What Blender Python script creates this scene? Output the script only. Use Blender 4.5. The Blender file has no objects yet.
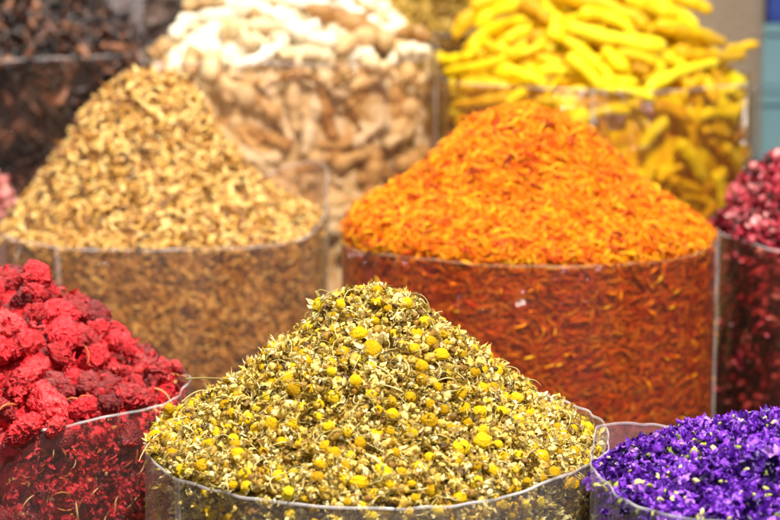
import bpy, math
import numpy as np
from mathutils import Matrix, Vector

rng = np.random.default_rng(7)
C = bpy.context.scene.collection
PI = math.pi

# ------------------------------------------------------------------ camera maths
PITCH = math.radians(10.0)
FPX = 2167.0
CAM = np.array([0.0, 0.0, 0.44])
FW = np.array([0, math.cos(PITCH), -math.sin(PITCH)])
UP = np.array([0, math.sin(PITCH), math.cos(PITCH)])
RT = np.array([1.0, 0, 0])

def at(px, py, D):
    return CAM + D * (FW + (px - 390) / FPX * RT + (260 - py) / FPX * UP)

def to_px(P):
    d = P - CAM
    w = d @ FW
    return 390 + FPX * (d @ RT) / w, 260 - FPX * (d @ UP) / w

# ------------------------------------------------------------------ object helpers
def tag(o, label=None, cat=None, group=None, kind=None):
    if label: o['label'] = label
    if cat: o['category'] = cat
    if group: o['group'] = group
    if kind: o['kind'] = kind
    return o

def mesh_np(name, verts, quads, mats, fmat=None, attr=None, smooth=True):
    me = bpy.data.meshes.new(name)
    verts = np.asarray(verts, dtype=np.float32); quads = np.asarray(quads, dtype=np.int32)
    nv, nq = len(verts), len(quads)
    me.vertices.add(nv); me.vertices.foreach_set('co', verts.ravel())
    me.loops.add(nq * 4); me.loops.foreach_set('vertex_index', quads.ravel())
    me.polygons.add(nq)
    me.polygons.foreach_set('loop_start', np.arange(0, nq * 4, 4, dtype=np.int32))
    me.polygons.foreach_set('loop_total', np.full(nq, 4, dtype=np.int32))
    if smooth: me.polygons.foreach_set('use_smooth', np.ones(nq, dtype=bool))
    for m in (mats if isinstance(mats, (list, tuple)) else [mats]): me.materials.append(m)
    if fmat is not None: me.polygons.foreach_set('material_index', np.asarray(fmat, dtype=np.int32))
    if attr is not None:
        a = me.attributes.new('rnd', 'FLOAT', 'FACE'); a.data.foreach_set('value', np.asarray(attr, dtype=np.float32))
    me.update(calc_edges=True)
    return me

def link(name, me, parent=None):
    o = bpy.data.objects.new(name, me); C.objects.link(o)
    if parent is not None: o.parent = parent
    return o

def empty(name, loc):
    o = bpy.data.objects.new(name, None); C.objects.link(o); o.location = Vector(loc)
    o.empty_display_size = 0.01
    return o

# ------------------------------------------------------------------ materials
def base_mat(name):
    m = bpy.data.materials.new(name); m.use_nodes = True
    nt = m.node_tree; nt.nodes.clear()
    return m, nt, nt.nodes.new, nt.links.new

def ramp_mat(name, stops, src='attr', rough=.5, spec=.4, trans=0.0, bump=.3, bscale=900, vary=.35, nscale=350, bdist=.0004, coat=0):
    """base colour per piece (a random number picks it) with mottling inside the piece"""
    m, nt, N, L = base_mat(name)
    out = N('ShaderNodeOutputMaterial'); b = N('ShaderNodeBsdfPrincipled')
    tc = N('ShaderNodeTexCoord')
    if src == 'attr':
        s = N('ShaderNodeAttribute'); s.attribute_name = 'rnd'; val = s.outputs['Fac']
    else:
        s = N('ShaderNodeObjectInfo'); val = s.outputs['Random']
    nz = N('ShaderNodeTexNoise'); nz.inputs['Scale'].default_value = nscale; nz.inputs['Detail'].default_value = 4
    L(tc.outputs['Object'], nz.inputs['Vector'])
    m1 = N('ShaderNodeMath'); m1.operation = 'MULTIPLY_ADD'; m1.inputs[1].default_value = vary; L(nz.outputs['Fac'], m1.inputs[0])
    m2 = N('ShaderNodeMath'); m2.operation = 'SUBTRACT'; m2.inputs[1].default_value = vary * .5
    L(val, m1.inputs[2]); L(m1.outputs[0], m2.inputs[0])
    stops = [(p, tuple(v ** 1.32 for v in c)) for p, c in stops]      # deepens and saturates the base colours for contrast
    r = N('ShaderNodeValToRGB'); el = r.color_ramp.elements
    while len(el) > 1: el.remove(el[-1])
    el[0].position = stops[0][0]; el[0].color = (*stops[0][1], 1)
    for p, c in stops[1:]:
        e = el.new(p); e.color = (*c, 1)
    L(m2.outputs[0], r.inputs['Fac']); L(r.outputs['Color'], b.inputs['Base Color'])
    b.inputs['Roughness'].default_value = rough; b.inputs['Specular IOR Level'].default_value = spec
    if coat: b.inputs['Coat Weight'].default_value = coat; b.inputs['Coat Roughness'].default_value = .25
    n2 = N('ShaderNodeTexNoise'); n2.inputs['Scale'].default_value = bscale; n2.inputs['Detail'].default_value = 5
    L(tc.outputs['Object'], n2.inputs['Vector'])
    bp = N('ShaderNodeBump'); bp.inputs['Strength'].default_value = bump; bp.inputs['Distance'].default_value = bdist
    L(n2.outputs['Fac'], bp.inputs['Height']); L(bp.outputs['Normal'], b.inputs['Normal'])
    if trans > 0:
        t = N('ShaderNodeBsdfTranslucent'); L(r.outputs['Color'], t.inputs['Color'])
        mx = N('ShaderNodeMixShader'); mx.inputs[0].default_value = trans
        L(b.outputs[0], mx.inputs[1]); L(t.outputs[0], mx.inputs[2]); L(mx.outputs[0], out.inputs[0])
    else:
        L(b.outputs[0], out.inputs[0])
    return m

def two(name, stops, **k):
    return ramp_mat(name, stops, 'attr', **k), ramp_mat(name + '_piece', stops, 'obj', **k)

def film_mat(name, milk=.10, tint=(.93, .93, .93), edge=.5, bump=.7, scale=16, milk_col=(.85, .83, .85), rough=.07):
    m, nt, N, L = base_mat(name)
    out = N('ShaderNodeOutputMaterial')
    tr = N('ShaderNodeBsdfTransparent'); tr.inputs[0].default_value = (*tint, 1)
    gl = N('ShaderNodeBsdfGlossy'); gl.inputs['Roughness'].default_value = rough
    df = N('ShaderNodeBsdfDiffuse'); df.inputs[0].default_value = (*milk_col, 1)
    tl = N('ShaderNodeBsdfTranslucent'); tl.inputs[0].default_value = (*milk_col, 1)
    dm = N('ShaderNodeMixShader'); dm.inputs[0].default_value = .5; L(df.outputs[0], dm.inputs[1]); L(tl.outputs[0], dm.inputs[2])
    tc = N('ShaderNodeTexCoord'); mp = N('ShaderNodeMapping'); mp.inputs['Scale'].default_value = (1, 1, .45)
    L(tc.outputs['Object'], mp.inputs[0])
    nz = N('ShaderNodeTexNoise'); nz.inputs['Scale'].default_value = scale; nz.inputs['Detail'].default_value = 5; nz.inputs['Distortion'].default_value = 1.2
    L(mp.outputs[0], nz.inputs['Vector'])
    vo = N('ShaderNodeTexNoise'); vo.inputs['Scale'].default_value = scale * 6; vo.inputs['Detail'].default_value = 3
    L(mp.outputs[0], vo.inputs['Vector'])
    ad = N('ShaderNodeMath'); ad.operation = 'MULTIPLY_ADD'; ad.inputs[1].default_value = .25
    L(vo.outputs['Fac'], ad.inputs[0]); L(nz.outputs['Fac'], ad.inputs[2])
    bp = N('ShaderNodeBump'); bp.inputs['Strength'].default_value = bump; bp.inputs['Distance'].default_value = .012
    L(ad.outputs[0], bp.inputs['Height']); L(bp.outputs[0], gl.inputs['Normal'])
    lw = N('ShaderNodeLayerWeight'); lw.inputs['Blend'].default_value = .35
    pw = N('ShaderNodeMath'); pw.operation = 'POWER'; pw.inputs[1].default_value = 5.0; L(lw.outputs['Facing'], pw.inputs[0])
    # milky film, longer path at grazing angles; edge boosted to imitate pale highlights
    mk = N('ShaderNodeMath'); mk.operation = 'MULTIPLY_ADD'; mk.inputs[1].default_value = edge
    L(pw.outputs[0], mk.inputs[0])
    mn = N('ShaderNodeMath'); mn.operation = 'MULTIPLY'; mn.inputs[1].default_value = milk * 2; L(nz.outputs['Fac'], mn.inputs[0])
    L(mn.outputs[0], mk.inputs[2])
    m1 = N('ShaderNodeMixShader'); L(mk.outputs[0], m1.inputs[0]); L(tr.outputs[0], m1.inputs[1]); L(dm.outputs[0], m1.inputs[2])
    lf = N('ShaderNodeLayerWeight'); lf.inputs['Blend'].default_value = .5      # same from both sides of the film
    fp = N('ShaderNodeMath'); fp.operation = 'POWER'; fp.inputs[1].default_value = 4.5; L(lf.outputs['Facing'], fp.inputs[0])
    fm = N('ShaderNodeMath'); fm.operation = 'MULTIPLY_ADD'; fm.inputs[1].default_value = .85; fm.inputs[2].default_value = .09; fm.use_clamp = True; L(fp.outputs[0], fm.inputs[0])
    m2 = N('ShaderNodeMixShader'); L(fm.outputs[0], m2.inputs[0]); L(m1.outputs[0], m2.inputs[1]); L(gl.outputs[0], m2.inputs[2])
    L(m2.outputs[0], out.inputs[0])
    return m

# ------------------------------------------------------------------ small shapes, all quads
def grid_faces(nu, nv, wrap_v=False):
    f = []
    for i in range(nu - 1):
        for j in range(nv if wrap_v else nv - 1):
            j2 = (j + 1) % nv
            f.append((i * nv + j, i * nv + j2, (i + 1) * nv + j2, (i + 1) * nv + j))
    return np.array(f, dtype=np.int32)

def snoise(P, k, seed, octaves=3):
    r = np.random.default_rng(seed); o = np.zeros(len(P)); a = 1.0
    for q in range(octaves):
        for _ in range(4):
            d = r.normal(size=3); d /= np.linalg.norm(d)
            o += a * np.sin(P @ d * k * (2 ** q) + r.uniform(0, 6.28)) * .5
        a *= .55
    return o

def tube(path, rad, seg=8, flat=1.0):
    """closed tapering tube along a path"""
    path = np.asarray(path, float); n = len(path)
    t = np.gradient(path, axis=0); t /= np.linalg.norm(t, axis=1)[:, None] + 1e-12
    ref = np.array([0, 0, 1.0]) if abs(t[0, 2]) < .8 else np.array([1.0, 0, 0])
    V = []
    a = np.arange(seg) / seg * 2 * PI
    for i in range(n):
        x = np.cross(ref, t[i]); x /= np.linalg.norm(x) + 1e-12
        y = np.cross(t[i], x); ref = y
        V.append(path[i] + rad[i] * (np.cos(a)[:, None] * x + np.sin(a)[:, None] * y * flat))
    V = np.concatenate(V)
    return V, grid_faces(n, seg, True)[:, ::-1]

def bez(p0, p1, p2, n):
    t = np.linspace(0, 1, n)[:, None]
    p0, p1, p2 = (np.asarray(p, float) for p in (p0, p1, p2))
    c = 2 * p1 - .5 * p0 - .5 * p2
    return (1 - t) ** 2 * p0 + 2 * t * (1 - t) * c + t * t * p2

def capr(n, k=.5):
    s = np.linspace(-1, 1, n)
    return np.clip(1 - np.abs(s) ** (2 / k), 0, 1) ** .5 + 1e-3

def ell(n, m, a, b, c, noise=0, k=6, seed=0):
    th = np.linspace(.02, PI - .02, n); ph = np.arange(m) / m * 2 * PI
    T, P = np.meshgrid(th, ph, indexing='ij')
    V = np.stack([np.sin(T) * np.cos(P), np.cos(T), np.sin(T) * np.sin(P)], -1).reshape(-1, 3)
    if noise: V = V * (1 + noise * snoise(V, k, seed))[:, None]
    return V * np.array([a, b, c]), grid_faces(n, m, True)[:, ::-1]

def sheet(l, w, nu=5, nv=4, bend=1.5, cup=.8, wr=.2, seed=0, wide=.5):
    """petal: grid rolled up lengthwise and crosswise"""
    r = np.random.default_rng(seed)
    u = np.linspace(0, 1, nu); v = np.linspace(-1, 1, nv)
    U, Vv = np.meshgrid(u, v, indexing='ij')
    ww = w * (np.sin(np.clip(U * (1 - .12) + .1, 0, 1) * PI) ** wide)
    ang = bend * U
    s = l * np.where(abs(bend) < 1e-3, U, np.sin(ang) / bend); h = l * (1 - np.cos(ang)) / bend
    ca = Vv * cup
    x = ww * np.sin(ca) / max(cup, 1e-3); zc = ww * (1 - np.cos(ca)) / max(cup, 1e-3)
    y = s - zc * np.sin(ang); z = h + zc * np.cos(ang)
    P = np.stack([x, y, z], -1).reshape(-1, 3)
    P += wr * w * np.stack([snoise(P / l, 9, seed + q, 2) for q in range(3)], -1) * np.repeat(.3 + .7 * u, nv)[:, None] * .6
    return P, grid_faces(nu, nv)

def join(parts):
    V, F, M, o = [], [], [], 0
    for p in parts:
        v, f = p[0], p[1]
        V.append(v); F.append(f + o); M.append(np.full(len(f), p[2] if len(p) > 2 else 0)); o += len(v)
    return np.concatenate(V), np.concatenate(F), np.concatenate(M)

def rotm(ax, a):
    return np.array(Matrix.Rotation(a, 3, Vector(ax)))

def rosette(n, l, w, seed, bend=(1.2, 2.6), lift=.3, nu=4, nv=3, rad=.0005, wr=.35):
    r = np.random.default_rng(seed); parts = []
    for i in range(n):
        v, f = sheet(l * r.uniform(.7, 1.2), w * r.uniform(.7, 1.2), nu, nv, r.uniform(*bend) * (1 if r.random() < .8 else -1), r.uniform(.4, 1.4), wr, seed * 50 + i)
        v = v + np.array([0, rad, 0])
        v = v @ rotm((1, 0, 0), lift + r.normal() * .35).T @ rotm((0, 0, 1), i / n * 2 * PI + r.normal() * .3).T
        parts.append((v, f))
    return join(parts)

# ------------------------------------------------------------------ mass placement
def frames(nrm, n, tilt=.35, horiz=0.0, spin=True):
    """random bases: Y = long axis near the surface, Z = near its normal"""
    a = rng.normal(size=(n, 3))
    if horiz: a[:, 2] *= (1 - horiz)
    a -= (a * nrm).sum(1)[:, None] * nrm * (1 - tilt * rng.random(n))[:, None]
    y = a / np.linalg.norm(a, axis=1)[:, None]
    if spin: z = rng.normal(size=(n, 3))
    else: z = nrm + rng.normal(size=(n, 3)) * .35
    z -= (z * y).sum(1)[:, None] * y; z /= np.linalg.norm(z, axis=1)[:, None]
    x = np.cross(y, z)
    return np.stack([x, y, z], -1)          # columns

def merge(groups):
    """groups: list of (variants, positions, bases, scales, rnd, material index or None)"""
    V, F, M, A, o = [], [], [], [], 0
    for variants, P, B, S, R, mi in groups:
        pick = rng.integers(0, len(variants), len(P))
        for k, var in enumerate(variants):
            w = np.where(pick == k)[0]
            if not len(w): continue
            v, f = var[0], var[1]
            W = np.einsum('nij,vj->nvi', B[w] * S[w][:, None, None], v) + P[w][:, None, :]
            V.append(W.reshape(-1, 3))
            F.append((f[None] + (o + np.arange(len(w)) * len(v))[:, None, None]).reshape(-1, 4)); o += len(w) * len(v)
            fm = var[2] if (len(var) > 2 and mi is None) else np.full(len(f), 0 if mi is None else mi)
            M.append(np.tile(fm, len(w))); A.append(np.repeat(R[w], len(f)))
    return np.concatenate(V), np.concatenate(F), np.concatenate(M), np.concatenate(A)

# ------------------------------------------------------------------ bags
class Bag:
    def __init__(s, px, py, D, R, zb, apex=(0, 0), left=None, right=None, sup=2.0, wob=.012, rimbump=None, seed=1, lift=.002, rot=0):
        s.c = at(px, py, D); s.D = D; s.R = R; s.zb = zb; s.apex = np.array(apex, float); s.sup = sup; s.wob = wob
        s.l = np.array(left); s.r = np.array(right if right is not None else left); s.rb = rimbump; s.seed = seed; s.lift = lift; s.rot = rot
    def rad(s, th):
        t = th - s.rot
        k = (np.abs(np.cos(t)) ** s.sup + np.abs(np.sin(t)) ** s.sup) ** (-1 / s.sup)
        q = s.seed
        return s.R * k * (1 + s.wob * (np.sin(3 * th + q) + .6 * np.sin(5 * th + 2 * q) + .35 * np.sin(9 * th + 3 * q)))
    def rimz(s, th):
        q = s.seed
        z = s.lift + .0013 * (np.sin(3 * th + q * 1.7) + .5 * np.sin(7 * th + q + np.sin(2 * th)) + .16 * np.sin(19 * th + 2 * q + 2 * np.sin(5 * th)) + .1 * np.sin(37 * th + q))
        for (a, w, h) in (s.rb or []):
            d = (th - math.radians(a) + PI) % (2 * PI) - PI
            z = z + h * np.exp(-(d / math.radians(w)) ** 2)
        return z
    def H(s, x, y):
        """height of the heap over the rim plane at local x, y"""
        dx, dy = x - s.apex[0], y - s.apex[1]
        r = np.hypot(dx, dy) + 1e-9; ux, uy = dx / r, dy / r
        Rb = s.R
        b = s.apex[0] * ux + s.apex[1] * uy
        t = -b + np.sqrt(np.maximum(b * b - (s.apex @ s.apex - Rb * Rb), 1e-9))
        q = np.clip(r / t, 0, 1.3)
        hl = np.interp(q, s.l[:, 0], s.l[:, 1]); hr = np.interp(q, s.r[:, 0], s.r[:, 1])
        k = .5 + .5 * ux
        h = hl * (1 - k) + hr * k
        w = np.clip((1 - q) * 3, 0, 1)
        n = .0016 * (np.sin(x * 95 + s.seed + 2 * np.sin(y * 60)) + np.sin(y * 120 + s.seed * 2 + 2 * np.sin(x * 70)))
        n = n + .0011 * np.sin(x * 260 + 2.5 * np.sin(y * 170 + s.seed)) * np.cos(y * 230 + 2 * np.sin(x * 190)) + .0007 * np.sin(x * 520 + 3 * np.sin(y * 330)) * np.sin(y * 480 + s.seed)
        return h + n * w
    def surf(s, n, shrink=.985):
        P = np.zeros((0, 3)); Nn = np.zeros((0, 3))
        while len(P) < n:
            x, y = rng.uniform(-1.4 * s.R, 1.4 * s.R, (2, n * 2))
            ok = np.hypot(x, y) < s.rad(np.arctan2(y, x)) * shrink
            x, y = x[ok], y[ok]; e = .002
            gx = (s.H(x + e, y) - s.H(x - e, y)) / (2 * e); gy = (s.H(x, y + e) - s.H(x, y - e)) / (2 * e)
            w = np.sqrt(1 + gx ** 2 + gy ** 2)
            k = rng.random(len(x)) < w / 2.0
            nn = np.stack([-gx, -gy, np.ones_like(gx)], -1) / w[:, None]
            P = np.concatenate([P, np.stack([x, y, s.H(x, y)], -1)[k] + s.c]); Nn = np.concatenate([Nn, nn[k]])
        return P[:n], Nn[:n]
    def wall(s, n, depth, inset, top=None, arc=PI):
        th = -PI / 2 + rng.uniform(-arc, arc, n)
        r = s.rad(th) - inset * rng.uniform(.85, 1.7, n)
        x, y = r * np.cos(th), r * np.sin(th)
        ztop = s.H(x, y)
        z = ztop - rng.random(n) * depth - (inset * .5)
        nn = np.stack([np.cos(th), np.sin(th), 0 * th], -1)
        return np.stack([x, y, z], -1) + s.c, nn
    def normal(s, P):
        x, y = (P - s.c)[:, 0], (P - s.c)[:, 1]; e = .003
        gx = (s.H(x + e, y) - s.H(x - e, y)) / (2 * e); gy = (s.H(x, y + e) - s.H(x, y - e)) / (2 * e)
        n = np.stack([-gx, -gy, np.ones_like(gx)], -1)
        return n / np.linalg.norm(n, axis=1)[:, None]
    def hit(s, px, py):
        """where the sight line through a pixel meets the heap or, below the rim, the wall"""
        d = FW + (px - 390) / FPX * RT + (260 - py) / FPX * UP
        for t in np.arange(s.D - s.R * 1.5, s.D + s.R * 1.5, .0008):
            p = CAM + d * t; q = p - s.c; rr = math.hypot(q[0], q[1])
            inside = rr < s.rad(math.atan2(q[1], q[0]))
            if inside and q[2] < s.H(q[0], q[1]): return p
        # beside the silhouette: the nearest depth to the axis
        return CAM + d * s.D
    def core(s, inset, wi=None, nr=40, na=120, nz=24, rough=.0015):
        wi = wi or inset
        th = np.arange(na) / na * 2 * PI
        V = []
        rw = s.rad(th) - wi
        for i in range(nr):
            q = (i / (nr - 1)) ** .8
            x, y = np.cos(th) * rw * q, np.sin(th) * rw * q
            V.append(np.stack([x, y, s.H(x, y) - inset * 1.0 - (0 if i < nr - 1 else inset * .3)], -1))
        zt = V[-1][:, 2]; zb = (s.zb - s.c[2]) + .002
        for i in range(1, nz):
            f = i / (nz - 1)
            V.append(np.stack([np.cos(th) * rw, np.sin(th) * rw, zt * (1 - f) + zb * f], -1))
        V = np.concatenate(V)
        V += rough * .6 * np.stack([snoise(V, 260, 11 + k, 3) for k in range(3)], -1)
        V[:, 2] = np.maximum(V[:, 2], zb)
        return V + s.c, grid_faces(nr + nz - 1, na, True)
    def film(s, label, mat, rimmat, seam=True, rim_r=.00042, folds=()):
        root = empty('spice_bag', (s.c[0], s.c[1], s.zb)); off = np.array([s.c[0], s.c[1], s.zb])
        tag(root, label, 'clear bag', 'clear plastic bags heaped with spices')
        na, nz = 260, 30
        th = np.arange(na) / na * 2 * PI; hz = s.c[2] - s.zb
        V = []
        fold = sum((d * np.exp(-(((th - math.radians(a) + PI) % (2 * PI) - PI) / math.radians(w)) ** 2) for a, w, d in folds), np.zeros(na))
        for i in range(nz):
            f = i / (nz - 1)
            z = (hz + s.rimz(th)) * f
            r = s.rad(th) + .0020 + fold * (.3 + .7 * f) + (.0006 * np.sin(11 * th + 5 * f + s.seed + 2 * np.sin(3 * th)) + .00035 * np.sin(31 * th - 9 * f)) * (.4 + .6 * f)
            V.append(np.stack([np.cos(th) * r, np.sin(th) * r, z + .0006], -1))
        wall = link('film_wall', mesh_np('film_wall', np.concatenate(V), grid_faces(nz, na, True), mat), root)
        top = V[-1]; topc = np.concatenate([top, top[:1]])
        a = np.arange(6) / 6 * 2 * PI
        rad = topc / np.hypot(topc[:, 0], topc[:, 1])[:, None] * np.array([1, 1, 0])
        RV = (topc[:, None, :] + rim_r * (np.cos(a)[None, :, None] * rad[:, None, :] + np.sin(a)[None, :, None] * np.array([0, 0, 1.6]))).reshape(-1, 3)
        link('rim', mesh_np('rim', RV, grid_faces(len(topc), 6, True), rimmat), root)
        # round base disc
        ring = V[0]; inner = ring * np.array([.02, .02, 1]); 
        link('base', mesh_np('base', np.concatenate([ring, inner]), grid_faces(2, na, True), mat), root)
        for sd in (seam if isinstance(seam, (list, tuple)) else ([seam] if seam else [])):  # pale strips on the film; some paint in bright vertical streaks
            t0 = math.radians(sd); k = int(((t0 % (2 * PI)) / (2 * PI)) * na)
            st = [V[i][k] for i in range(nz)]
            d = np.array([math.cos(t0), math.sin(t0), 0]); tg = np.array([-d[1], d[0], 0])
            SV = []
            for p in st:
                for (q, e) in ((-.003, .0004), (-.003, .0010), (.003, .0013), (.003, .0004)): SV.append(p + tg * q * .6 + d * e)
            link('seam', mesh_np('seam', np.array(SV), grid_faces(nz, 4, True), seam_m), root)
        return root

def in_view(P, m=15):
    x, y = to_px(P); return (x > -m) & (x < 780 + m) & (y > -m) & (y < 520 + m)
def facing(P, Nn, lim=.1):
    d = CAM - P; d /= np.linalg.norm(d, axis=1)[:, None]
    return (d * Nn).sum(1) > lim
def spread(P, mind, nmax, keep=None):
    out = list(keep) if keep is not None else []; idx = []
    grid = {}
    def key(p): return tuple((p / mind).astype(int))
    for p in out: grid.setdefault(key(p), []).append(p)
    for i, p in enumerate(P):
        if len(idx) >= nmax: break
        k = key(p); ok = True
        for a in (-1, 0, 1):
            for b in (-1, 0, 1):
                for c in (-1, 0, 1):
                    for q in grid.get((k[0] + a, k[1] + b, k[2] + c), ()):
                        if ((p - q) ** 2).sum() < mind * mind: ok = False; break
                    if not ok: break
                if not ok: break
            if not ok: break
        if ok: grid.setdefault(k, []).append(p); idx.append(i)
    return np.array(idx, dtype=int)

def M4(p, B, s):
    m = Matrix.Identity(4)
    for i in range(3):
        for j in range(3): m[i][j] = float(B[i][j] * s)
        m[i][3] = float(p[i])
    return m

def place(proto_name, protos, P, B, S, label, cat, group, parts=None):
    """individual things: protos = list of [(part name or None, mesh)]; the first of each is built, the rest are copies"""
    for i in range(len(P)):
        pr = protos[int(rng.integers(0, len(protos)))]
        if isinstance(pr, dict):
            r = bpy.data.objects.new(proto_name, None); r.empty_display_size = .003; C.objects.link(r)
            r.matrix_world = M4(P[i], B[i], S[i])
            for nm, me in pr.items():
                c = bpy.data.objects.new(nm, me); C.objects.link(c); c.parent = r
        else:
            r = bpy.data.objects.new(proto_name, pr); C.objects.link(r); r.matrix_world = M4(P[i], B[i], S[i])
        tag(r, label(i, P[i]) if callable(label) else label, cat, group)

def off_surface(P, Nn, d): return P + Nn * np.asarray(d)[:, None]

#%%BAGS
# heights in metres above the rim plane, against distance from apex (0) to rim (1)
def prof(D, pts): return [(q, h / FPX * D) for q, h in pts]
B_cham = Bag(374, 440, .96, .1000, 0, apex=(.006, 0), left=prof(.96, [(0, 146), (.14, 140), (.25, 130), (.34, 106), (.47, 88), (.6, 58), (.78, 26), (1, 1), (1.3, -12)]),
             right=prof(.96, [(0, 147), (.12, 139), (.3, 106), (.52, 64), (.66, 38), (.8, 22), (.93, 8), (1, -8), (1.3, -20)]), seed=1.3, lift=-.0005, rimbump=[(30, 40, .005), (100, 50, .004), (-120, 25, -.002)])
B_red = Bag(0, 392, 1.066, .0905, 0, apex=(-.006, 0), left=prof(1.066, [(0, 116), (.3, 104), (.6, 66), (1, 6), (1.3, -10)]),
            right=prof(1.066, [(0, 116), (.2, 110), (.38, 92), (.55, 62), (.72, 34), (.9, 14), (1, 2), (1.3, -10)]), seed=2.1, lift=.002, rimbump=[(20, 40, .003)])
B_pur = Bag(780, 476, .90, .0770, 0, apex=(.01, 0), left=prof(.90, [(0, 52), (.3, 42), (.6, 22), (.85, 3), (1, -12), (1.3, -20)]), seed=3.3, lift=.001, rimbump=[(140, 25, .006), (180, 40, .003)], sup=2.1)
B_or = Bag(529, 234, 1.354, .1150, 0, apex=(-.003, 0), left=prof(1.354, [(0, 123), (.14, 118), (.3, 105), (.45, 84), (.6, 58), (.8, 34), (.93, 22), (1, 0), (1.3, -10)]),
           right=prof(1.354, [(0, 123), (.12, 119), (.24, 110), (.42, 80), (.63, 44), (.86, 17), (1, -2), (1.3, -12)]), seed=4.2, lift=-.001, wob=.006, rimbump=[(0, 40, .003)])
B_gold = Bag(166, 221, 1.51, .1105, 0, apex=(-.008, 0), left=prof(1.51, [(0, 146), (.15, 143), (.3, 128), (.45, 104), (.6, 70), (.8, 30), (1, -4), (1.3, -10)]),
             right=prof(1.51, [(0, 146), (.17, 140), (.27, 112), (.4, 78), (.55, 46), (.75, 18), (1, -2), (1.3, -8)]), sup=3.0, seed=5.4, lift=-.001, wob=.006, rimbump=[(40, 26, .030), (8, 24, .020)])
B_hib = Bag(872, 232, 1.42, .1010, 0, apex=(0, 0), left=prof(1.42, [(0, 104), (.3, 95), (.55, 78), (.75, 54), (.88, 36), (1, 0), (1.3, -10)]), seed=6.5, lift=0)
B_gin = Bag(289, 56, 1.73, .1150, .08, apex=(0, .01), left=prof(1.73, [(0, 92), (.3, 76), (.6, 46), (.8, 24), (.95, 6), (1, -4), (1.3, -10)]), sup=2.8, seed=7.7, lift=.002, rimbump=[(0, 30, .006), (180, 30, .004)])
B_tur = Bag(594, 78, 1.74, .1235, .08, apex=(0, .01), left=prof(1.74, [(0, 104), (.3, 92), (.6, 60), (.85, 22), (1, -6), (1.3, -10)]), sup=2.6, seed=8.8, lift=.002)
B_dark = Bag(-5, 52, 1.85, .1260, .08, apex=(-.01, .01), left=prof(1.85, [(0, 90), (.3, 78), (.6, 50), (.85, 22), (1, -4), (1.3, -10)]), seed=9.9, lift=.002, sup=2.3)
B_pink = Bag(-74, 212, 1.58, .0660, 0, left=prof(1.58, [(0, 75), (.3, 66), (.6, 46), (.85, 22), (1, 0), (1.3, -10)]), seed=10.9, lift=.004)
B_bl = Bag(195, -5, 2.15, .110, .16, left=prof(2.15, [(0, 70), (.5, 50), (.85, 10), (1, -22), (1.3, -30)]), seed=11.9, lift=.004)
B_bm = Bag(405, 30, 2.15, .100, .16, left=prof(2.15, [(0, 70), (.5, 40), (.85, 10), (1, -4), (1.3, -10)]), seed=12.9, lift=.002)

#%%MATS
film_warm = film_mat('warm_cellophane', milk=.03, edge=.8, tint=(.93, .80, .67), milk_col=(.9, .82, .76), bump=.5)
film_a = film_mat('clear_cellophane', milk=.035, edge=.8)
film_milky = film_mat('milky_cellophane', milk=.12, edge=.9, milk_col=(.82, .8, .9))
film_tan = film_mat('tan_cellophane', milk=.08, edge=1.0, tint=(.84, .70, .58), milk_col=(.88, .76, .64))
film_amber = film_mat('aged_cellophane', milk=.02, edge=.7, tint=(.95, .84, .60), milk_col=(.85, .72, .6))
film_red = film_mat('rosy_cellophane', milk=.045, edge=.7, tint=(.76, .52, .42), milk_col=(.85, .55, .42))
film_old = film_mat('grey_cellophane', milk=.03, edge=.6, tint=(.8, .72, .7), milk_col=(.75, .68, .66))
def rim_mat(name, col, a=.28):
    m, nt, N, L = base_mat(name)
    out = N('ShaderNodeOutputMaterial'); t = N('ShaderNodeBsdfTransparent'); p = N('ShaderNodeBsdfPrincipled')
    p.inputs['Base Color'].default_value = (*col, 1); p.inputs['Roughness'].default_value = .2; p.inputs['Specular IOR Level'].default_value = .8
    mx = N('ShaderNodeMixShader'); tc = N('ShaderNodeTexCoord'); z = N('ShaderNodeTexNoise'); z.inputs['Scale'].default_value = 45; L(tc.outputs['Object'], z.inputs['Vector'])
    mr = N('ShaderNodeMapRange'); mr.inputs[1].default_value = .35; mr.inputs[2].default_value = .68; mr.inputs[3].default_value = a * .15; mr.inputs[4].default_value = a * 1.9; L(z.outputs['Fac'], mr.inputs[0]); L(mr.outputs[0], mx.inputs[0])
    L(t.outputs[0], mx.inputs[1]); L(p.outputs[0], mx.inputs[2]); L(mx.outputs[0], out.inputs[0]); return m
rim_w = rim_mat('film_edge', (.8, .78, .8)); rim_a = rim_mat('film_edge_warm', (.8, .55, .35), .2); seam_m = rim_mat('film_seam', (.75, .68, .66), .16)

B_cham.film('milky clear bag holding dried chamomile, front centre', film_milky, rim_w, seam=-140, folds=[(20, 5, .002), (-35, 4, .0015), (-130, 7, -.002)])
B_red.film('clear bag of crimson dried berries at the lower left', film_a, rim_w, seam=False)
B_pur.film('milky clear bag full of purple flowers at the lower right', film_milky, rim_w, seam=False, folds=[(150, 6, .003), (200, 8, -.002)])
B_or.film('wide clear bag under the orange safflower cone', film_red, rim_a, seam=[-8, -17])  # pale strips painting the vertical highlight near the right edge
B_gold.film('square folded clear bag under the golden brown cone', film_tan, rim_w, seam=[-118, 12, 40], folds=[(40, 5, .004)])
B_hib.film('clear bag of dark pink petals at the right edge beside the orange heap', film_red, rim_w, seam=False)
B_gin.film('clear bag of white ginger roots behind the golden cone', film_warm, rim_w, seam=[-20, -152])  # right-hand strip paints a bright reflection along the bag edge
B_tur.film('clear bag of yellow turmeric fingers behind the orange heap', film_amber, rim_w, seam=-95, folds=[(-40, 5, .002)])
B_dark.film('clear bag of dark brown dried pods in the upper left corner', film_old, rim_w, seam=False)
B_pink.film('small clear bag of pale pink bits at the left edge behind the golden heap', film_milky, rim_w, seam=False)
B_bl.film('blurred greyish bag behind the ginger, in the rear row on the left', film_old, rim_w, seam=False)
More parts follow.
